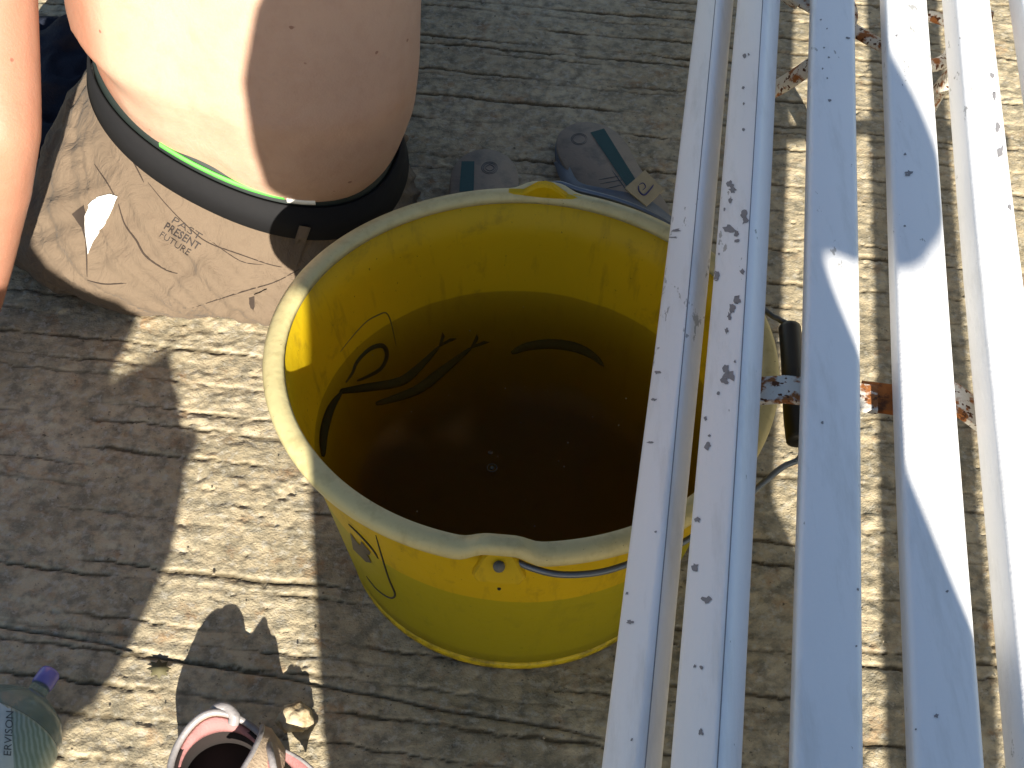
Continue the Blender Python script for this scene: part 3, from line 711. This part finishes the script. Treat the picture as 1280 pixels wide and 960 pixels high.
# ------------------------------------------------------------ sandals by the far wall of the bucket
SOLE = dirty('worn_insole', (.25, .205, .16), (.15, .13, .11), 50, .5, .7, .85)
SOLEB = plain('sole_rubber', (.10, .12, .15), .7); TEAL = plain('teal_inlay', (.006, .045, .042), .6); LINE = plain('print_lines', (.03, .05, .07), .6)
def sandal(hx, hy, dirn, wd, label, strap_px=None):
    heel = at(hx, hy, .022); heel.z = 0; d = Vector((dirn[0], dirn[1], 0)).normalized(); s = Vector((d.y, -d.x, 0))
    t = tag(empty('sandal', heel), label, 'sandal', 'pair of sandals behind the bucket')
    L = .235; out = []
    K = [(0, .0), (.004, .30), (.016, .60), (.035, .80), (.06, .88), (.10, .86), (.14, .94), (.18, 1.0), (.215, .78), (.228, .48), (.235, 0)]
    P = spline([(a_, b_ * wd, 0) for a_, b_ in K], 4); out = [(p.x, p.y) for p in P] + [(p.x, -p.y) for p in P[-2:0:-1]]
    def slab(name, z0, z1, ins, mat, par):
        bm = bmesh.new(); loft(bm, [[heel + d * (.117 + (u_ - .117) * k) + s * (v_ * k) + Vector((0, 0, z)) for u_, v_ in out] for k, z in ((ins - .02, z0), (ins, z0 + .003), (ins, z1 - .002), (ins - .02, z1))])
        return bmo(name, bm, mat, par)
    slab('sole', .003, .017, 1.0, SOLEB, t); foot = slab('footbed', .017, .024, .985, SOLE, t)
    return t, bvh(foot.data), foot
t1_, f1_, o1_ = sandal(608, 185, (.0, -1), .046, 'grey brown sandal right behind the bucket, mostly hidden by its rim')
bm = bmesh.new(); patch(bm, f1_, [(577, 202), (593, 202), (592, 240), (574, 240)], .0006); bmo('inlay_stripe', bm, TEAL, o1_)
bm = bmesh.new()
for r in (8, 10): seam(bm, f1_, [(612 + r * cos(q_), 210 + r * .75 * sin(q_)) for q_ in np.linspace(0, 6.28, 13)], .0003, 2)
seam(bm, f1_, [(606, 210), (612, 206), (618, 210), (612, 214), (606, 210)], .0004, 3); merge(o1_, bm, LINE)
t2_, f2_, o2_ = sandal(722, 152, (.33, -1), .050, 'grey brown sandal with a teal stripe, lying askew near the bench slats')
bm = bmesh.new(); patch(bm, f2_, [(738, 166), (755, 161), (794, 224), (783, 233)], .0006); bmo('inlay_stripe', bm, TEAL, o2_)
bm = bmesh.new()
for r in (8, 10): seam(bm, f2_, [(724 + r * cos(q_), 174 + r * .7 * sin(q_)) for q_ in np.linspace(0, 6.28, 13)], .0003, 2)
for px in ([(748, 225), (775, 220)], [(750, 230), (778, 225)], [(757, 236), (779, 231)], [(765, 213), (785, 240)], [(770, 211), (790, 238)], [(775, 209), (794, 234)]): seam(bm, f2_, px, .0005, 3)
merge(o2_, bm, LINE)
# strap of the askew sandal with its square tag
bm = bmesh.new(); sp_ = spline([at(700, 200, .012), at(716, 232, .03), at(750, 243, .045), at(785, 250, .05), at(815, 262, .045), at(845, 285, .02)], 8)
rings = []
for i, p in enumerate(sp_):
    dd = (sp_[min(i + 1, len(sp_) - 1)] - sp_[max(i - 1, 0)]).normalized(); u_ = Vector((0, 0, 1)).cross(dd).normalized() * .007 + Vector((0, 0, .004))
    nn = dd.cross(u_).normalized() * .0012
    rings.append([p - u_ - nn, p + u_ - nn, p + u_ + nn, p - u_ + nn])
loft(bm, rings); strap = bmo('strap', bm, plain('blue_grey_strap', (.11, .13, .16), .7), t2_)
bm = bmesh.new(); q4 = [at(806, 213, .062), at(829, 238, .055), at(808, 258, .052), at(781, 236, .058)]
nn = Vector((0, -.5, .8)).normalized() * .0018
loft(bm, [[p - nn for p in q4], [p + nn for p in q4]]); tg = bmo('tag', bm, plain('cream_rubber', (.34, .28, .17), .7), t2_, smooth=False)
tt = bvh(tg.data); bm = bmesh.new(); seam(bm, tt, [(798, 232), (799, 239), (805, 244), (812, 238), (817, 231)], .0010, 5); seam(bm, tt, [(799, 231), (804, 229), (807, 234), (803, 238)], .0006, 4)
bmo('tag_mark', bm, plain('navy_ink', (.02, .02, .10), .5), tg)

# ------------------------------------------------------------ pink and beige sandal at the front
PINK = dirty('pink_lining', (.34, .155, .15), (.22, .10, .095), 40, .5, .7, .85, None, .2, .0006, 500); BEI = dirty('beige_suede', (.40, .31, .22), (.28, .21, .15), 50, .5, .7, .85, None, .2, .0008, 400)
SILV = dirty('silver_trim', (.24, .225, .225), (.13, .12, .125), 60, .5, .7, .4, None, .5, .0005, 300)
hp = at(264, 886, .052); hp.z = 0
ps = tag(empty('sandal', hp), 'small pink lined beige sandal with an open heel strap at the bottom edge', 'sandal')
d = Vector((.30, -1, 0)).normalized(); s = Vector((-d.y, d.x, 0))
def U(t, w_, L_, z, back=0):       # horseshoe outline, t -1..1, heel in the middle
    a_ = t * PI / 2
    if abs(t) <= .55: q_ = t / .55 * PI / 2; x = w_ * sin(q_); y = w_ * (1 - cos(q_)) * 1.05
    else: x = math.copysign(w_ * (1 + .12 * (abs(t) - .55)), t); y = w_ * 1.05 + (abs(t) - .55) / .45 * L_
    return hp + s * x + d * (y + back) + Vector((0, 0, z))
def shell(name, w0, w1, z0f, z1f, L_, mat, par, tr=(-1, 1), n=60):
    bm = bmesh.new(); rings = []
    for i in range(n + 1):
        t = tr[0] + (tr[1] - tr[0]) * i / n; z0, z1 = z0f(t), z1f(t); fl = .0035
        rings.append([U(t, w0, L_, z0, (.0432 - w0)), U(t, w0 + fl * .4, L_, (z0 + z1) / 2, (.0432 - w0)), U(t, w0 + fl, L_, z1, .0432 - w0 - fl), U(t, w1 + fl, L_, z1, .0432 - w1 - fl), U(t, w1 + fl * .4, L_, (z0 + z1) / 2, .0432 - w1), U(t, w1, L_, z0, (.0432 - w1))])
    loft(bm, rings); return bmo(name, bm, mat, par)
ztop = lambda t: .038 + .013 * math.exp(-((t + .02) / .22) ** 2) - .008 * abs(t) + .022 * math.exp(-((t - .62) / .15) ** 2)
shell('heel_cup', .0365, .0395, lambda t: .012, ztop, .08, BEI, ps)
shell('inner_shell', .0322, .0352, lambda t: .012, lambda t: .034, .08, plain('dark_inner', (.014, .009, .008), .95), ps)  # near-black shell, keeps the inside below the pink lining dark
shell('lining', .0330, .0362, lambda t: .031, lambda t: ztop(t) - .004, .08, PINK, ps)
bm = bmesh.new(); tube(bm, [U(t, .0402, .08, ztop(t) + .0008, .0432 - .0402) for t in np.linspace(-1, 1, 60)], .0030, 10); bmo('trim', bm, SILV, ps)
bm = bmesh.new(); ol = [(0, 0), (.004, .02), (.018, .034), (.05, .040), (.10, .038), (.15, .044), (.19, .04), (.212, .024), (.218, 0)]
P = spline([(a_, b_, 0) for a_, b_ in ol], 4); out = [(p.x, p.y) for p in P] + [(p.x, -p.y) for p in P[-2:0:-1]]
loft(bm, [[hp + d * (u_ - .002) + s * v_ + Vector((0, 0, z)) for u_, v_ in out] for z in (.002, .008, .014)]); bmo('sole', bm, plain('insole_brown', (.035, .022, .015), .95), ps)
def strapband(name, pts, w_, mat, par, th=.002):
    bm = bmesh.new(); rings = []; P = spline(pts, 8)
    for i, p in enumerate(P):
        dd = (P[min(i + 1, len(P) - 1)] - P[max(i - 1, 0)]).normalized(); u_ = (d - dd * d.dot(dd)).normalized() * w_ / 2; nn = dd.cross(u_).normalized() * th / 2
        rings.append([p - u_ - nn, p + u_ - nn, p + u_ + nn, p - u_ + nn])
    loft(bm, rings); return bmo(name, bm, mat, par)
# strap from the near side over the instep to a tab on the right
A = U(.62, .0405, .08, .050, 0)
def ribbon(name, pts, side, mat, par, th=.0022):
    bm = bmesh.new(); P = spline(pts, 8); Q = spline(side, 8); rings = []
    for i, (p, q) in enumerate(zip(P, Q)):
        dd = (P[min(i + 1, len(P) - 1)] - P[max(i - 1, 0)]).normalized(); nn = dd.cross((q - p).normalized()).normalized() * th / 2
        mid = (p + q) / 2 + nn.normalized() * (.0025 if nn.z > 0 else -.0025)
        rings.append([p - nn, mid - nn, q - nn, q + nn, mid + nn, p + nn])
    loft(bm, rings); return bmo(name, bm, mat, par)
e0 = [at(328, 908, .046), at(326, 918, .058), at(316, 940, .062), at(300, 968, .062), at(280, 1010, .055)]
e1 = [at(343, 920, .030), at(350, 928, .032), at(356, 943, .032), at(350, 975, .034), at(335, 1015, .045)]
ribbon('ankle_strap', e0, e1, BEI, ps)
bm = bmesh.new(); tube(bm, spline(e0, 8), .0022, 8); bmo('trim', bm, SILV, ps)
g0 = [at(352, 936, .028), at(366, 943, .028), at(380, 952, .028), at(398, 968, .026)]
g1 = [at(350, 944, .018), at(360, 953, .016), at(370, 964, .015), at(382, 982, .014)]
ribbon('side_panel', g0, g1, PINK, ps)
bm = bmesh.new(); tube(bm, spline(g0, 8), .0016, 8); bmo('trim', bm, SILV, ps)
# heel pull tab: loop standing up at the back
B = U(.10, .041, .08, .047, 0)
bm = bmesh.new(); tube(bm, spline([B + Vector((-.012, -.002, -.004)), B + Vector((-.007, .001, .0015)), B + Vector((.001, .001, .002)), B + Vector((.007, -.004, -.001)), B + Vector((.006, -.008, -.006))], 8), .0048, 10); bmo('pull_tab', bm, SILV, ps)

# ------------------------------------------------------------ bottle
m, nt, bs = newmat('green_clear_plastic'); bs.inputs['Base Color'].default_value = (.52, .68, .64, 1); bs.inputs['Transmission Weight'].default_value = .85; bs.inputs['Roughness'].default_value = .16; bs.inputs['IOR'].default_value = 1.25
nn_ = noise(nt, 26, 3); bump(nt, bs, nn_.outputs[0], .006, .5)
bt0 = at(56, 851, .040); ax = (at(-10, 950, .044) - bt0).normalized(); bo = tag(empty('bottle', bt0 + ax * .1 - Vector((0, 0, .044))), 'green tinted plastic bottle with purple cap lying on the concrete at the left edge', 'bottle')
u_ = ax.cross(Vector((0, 0, 1))).normalized(); v_ = ax.cross(u_)
def rev(name, pf, mat, par, n=48):
    bm = bmesh.new(); loft(bm, [[bt0 + ax * a_ + (u_ * cos(2 * PI * i / n) + v_ * sin(2 * PI * i / n)) * r_ for i in range(n)] for a_, r_ in pf]); return bmo(name, bm, mat, par)
bb_ = rev('bottle_body', [(.004, .008), (.012, .008), (.016, .011), (.022, .022), (.030, .033), (.042, .040), (.06, .042), (.09, .0425), (.095, .041), (.10, .0425), (.16, .0425), (.20, .0425), (.215, .038), (.22, .02)], m, bo)
lab, nt, bs = newmat('pale_label'); g = N(nt, 'TexWave'); g.inputs['Scale'].default_value = 95; g.inputs['Distortion'].default_value = 3.0; g.bands_direction = 'X'
gg = N(nt, 'NewGeometry'); mpp = N(nt, 'Mapping'); mpp.inputs['Rotation'].default_value = (0, 0, math.atan2(ax.x, -ax.y)); nt.links.new(gg.outputs['Position'], mpp.inputs[0]); nt.links.new(mpp.outputs[0], g.inputs[0])
c = ramp(nt, g.outputs[1], [(.25, (.13, .20, .17)), (.8, (.22, .31, .29))]).outputs[0]; sp2 = noise(nt, 90, 4, w=2); c = mix(nt, ramp(nt, sp2.outputs[0], [(.5, G3(0)), (.7, G3(.5))]).outputs[0], c, (.12, .2, .17))
nt.links.new(c, bs.inputs['Base Color']); bs.inputs['Roughness'].default_value = .3
lb = rev('label', [(.052, .0421), (.054, .0427), (.10, .0432), (.16, .0432), (.162, .0428)], lab, bo)
PURP = plain('purple_cap', (.16, .14, .42), .25, .6)
rev('cap', [(-.010, .005), (-.0095, .008), (-.007, .009), (.004, .009), (.006, .0083)], PURP, bo, 24)
lt = bvh(lb.data)
bm = bmesh.new(); patch(bm, lt, [(-30, 850), (-8, 842), (13, 880), (17, 960), (-30, 975)], .0004); bmo('label_panel', bm, plain('pale_panel', (.38, .46, .46), .35), bb_)
v, f = text_mesh('ERVISON', R(-86), 13, 946, 9.5, lt, 1.05, .0010, 0.0)
if f: mesh('label_text', v, f, plain('label_ink', (.05, .07, .08), .5), bb_, smooth=False)

# ------------------------------------------------------------ pale lump standing in for a sunlit spot on the ground
bm = bmesh.new(); pc = at(369, 897, .010); blob(bm, pc, (.015, .013, .010), None, 24)
for v in bm.verts:
    k = 1 + .14 * sin(v.co.x * 420 + 1) * cos(v.co.y * 380) + .08 * sin(v.co.z * 700 + v.co.x * 500); v.co = pc + (v.co - pc) * k
tag(bmo('sunfleck', bm, dirty('pale_sunfleck', (.46, .38, .25), (.28, .21, .12), 120, .45, .6, .9, None, .2, .001, 260)), 'small pale rough lump standing in for a sunlit spot beside the pink sandal', 'sunfleck')
bm = bmesh.new(); rg = random.Random(5)
for k in range(420):
    x, y = rg.uniform(-.62, .55), rg.uniform(.56, 1.75); sz = rg.uniform(.0004, .0014) * 1.0
    if (x - BC.x) ** 2 + (y - BC.y) ** 2 < .16 ** 2: continue
    mt = Matrix.Translation((x, y, .0005)) @ Matrix.Rotation(rg.uniform(0, 3), 4, 'Z') @ Matrix.Diagonal((sz, sz * rg.uniform(.6, 1.3), sz * .7, 1))
    bmesh.ops.create_icosphere(bm, subdivisions=1, radius=1, matrix=mt)
tag(bmo('grit', bm, dirty('grit_stone', (.36, .30, .21), (.16, .13, .09), 300, .45, .55, .9), smooth=False), 'loose grit scattered over the rough concrete', 'grit', kind='stuff')
# dark olive stain on the concrete, built as a thin ragged star
bm = bmesh.new(); cx_, cy_ = 199, 836; pts = []
for i in range(16):
    t = 2 * PI * i / 16; r = 13 if i % 2 == 0 else 7.5; pts.append(at(cx_ + r * 1.2 * cos(t), cy_ + r * sin(t), .0004))
a_ = [bm.verts.new(p) for p in pts]; b_ = [bm.verts.new(p + Vector((0, 0, .0004 + .0004 * (i % 2)))) for i, p in enumerate(pts)]
bm.faces.new(a_[::-1]); bm.faces.new(b_)
for i in range(16): bm.faces.new((a_[i], a_[(i + 1) % 16], b_[(i + 1) % 16], b_[i]))
tag(bmo('olive_stain', bm, plain('stain_olive', (.085, .075, .035), .8)), 'small ragged olive stain flat on the sunny concrete', 'ground_stain')

# ------------------------------------------------------------ photographer and an added shadow cut-out, both behind the camera
def figure(name, label, build, cat='person', col=(.10, .16, .30)):
    r_ = tag(empty(name, (0, 0, 0)), label, cat); return r_
ph = tag(empty('person', (.2, -.3, .38)), 'person in a blue shirt kneeling on the bench behind the camera', 'person')
SHIRT = plain('blue_shirt', (.06, .10, .22), .9)
bm = bmesh.new(); rings = []
for z, x0, x1, b_ in ((.38, .0, .46, .13), (.45, .0, .455, .13), (.50, .0, .44, .12), (.60, .008, .41, .11), (.70, .014, .404, .105), (.755, .016, .404, .105), (.772, -.020, .405, .11), (.82, -.026, .405, .11), (.90, -.028, .42, .11), (.97, -.010, .42, .10), (1.02, .02, .36, .08), (1.03, .15, .26, .06)):
    rings.append(ering(((x0 + x1) / 2, -.3, z), (x1 - x0) / 2, b_, 0, 40, 2.4))
loft(bm, rings)
capsule(bm, [(.35, -.3, .93), (.42, -.3, .915), (.474, -.3, .907), (.478, -.3, .97), (.475, -.3, 1.06)], [.070, .068, .066, .064, .055])
capsule(bm, [(.06, -.28, .95), (.03, -.2, .93), (.02, -.14, .92)], [.055, .05, .045])
bmo_me = remesh(bm, .008, 1, .4); link('shirt', bmo_me, SHIRT, ph)
bm = bmesh.new(); capsule(bm, [(.205, -.3, 1.0), (.205, -.29, 1.08)], [.05, .05]); blob(bm, Vector((.205, -.28, 1.17)), (.075, .095, .115), None, 28); blob(bm, Vector((.205, -.182, 1.16)), (.013, .018, .02))
capsule(bm, [(.475, -.3, 1.05), (.46, -.26, 1.08), (.42, -.17, 1.10), (.36, -.10, 1.06)], [.042, .038, .032, .026])
capsule(bm, [(.02, -.16, .93), (-.0, -.13, .99), (.02, -.11, 1.05)], [.04, .034, .026]); blob(bm, Vector((.02, -.11, 1.08)), (.035, .02, .04)); blob(bm, Vector((.36, -.09, 1.04)), (.04, .02, .035))
for k in range(4): capsule(bm, [(.0 + k * .014, -.10, 1.10), (.0 + k * .014, -.085, 1.13)], [.008, .007], 8, 3)
link('body', remesh(bm, .008, 3, .5), body.data.materials[0], ph)

by = tag(empty('person', (-.32, -.33, 0)), 'unseen figure cut out behind the camera to cast the left shadow', 'person')
SHADOW_OUTL = [(-.56, .0), (-.30, .0), (-.29, .20), (-.255, .30), (-.221, .371), (-.216, .379), (-.208, .391), (-.182, .403), (-.156, .424), (-.132, .454), (-.124, .481), (-.121, .497), (-.109, .509), (-.112, .516), (-.125, .514), (-.130, .530), (-.143, .560), (-.175, .549), (-.211, .537),
        (-.190, .562), (-.174, .583), (-.190, .605), (-.208, .612), (-.235, .622), (-.262, .642), (-.30, .70), (-.34, .80), (-.56, .80)]
bm = bmesh.new(); loft(bm, [[Vector((-.40 + (x + .40) * k, yy_, z * (.5 + .5 * k) + .0)) for x, z in SHADOW_OUTL] for k, yy_ in ((.96, -.322), (1, -.308), (1, -.295), (.96, -.282))])  # thin unseen slab, outline shaped to cast the left shadow
blob(bm, Vector((-.45, -.37, .42)), (.10, .12, .30)); bmo('body', bm, plain('shadow_cutout_dark', (.06, .05, .06), .9), by, smooth=False)
bm = bmesh.new(); blob(bm, Vector((-.43, -.36, .90)), (.075, .095, .115)); capsule(bm, [(-.43, -.35, .78), (-.43, -.36, .85)], [.05, .05]); bmo('head', bm, body.data.materials[0], by)
sc.cycles.max_bounces = 10; sc.cycles.transparent_max_bounces = 12; sc.cycles.volume_bounces = 1
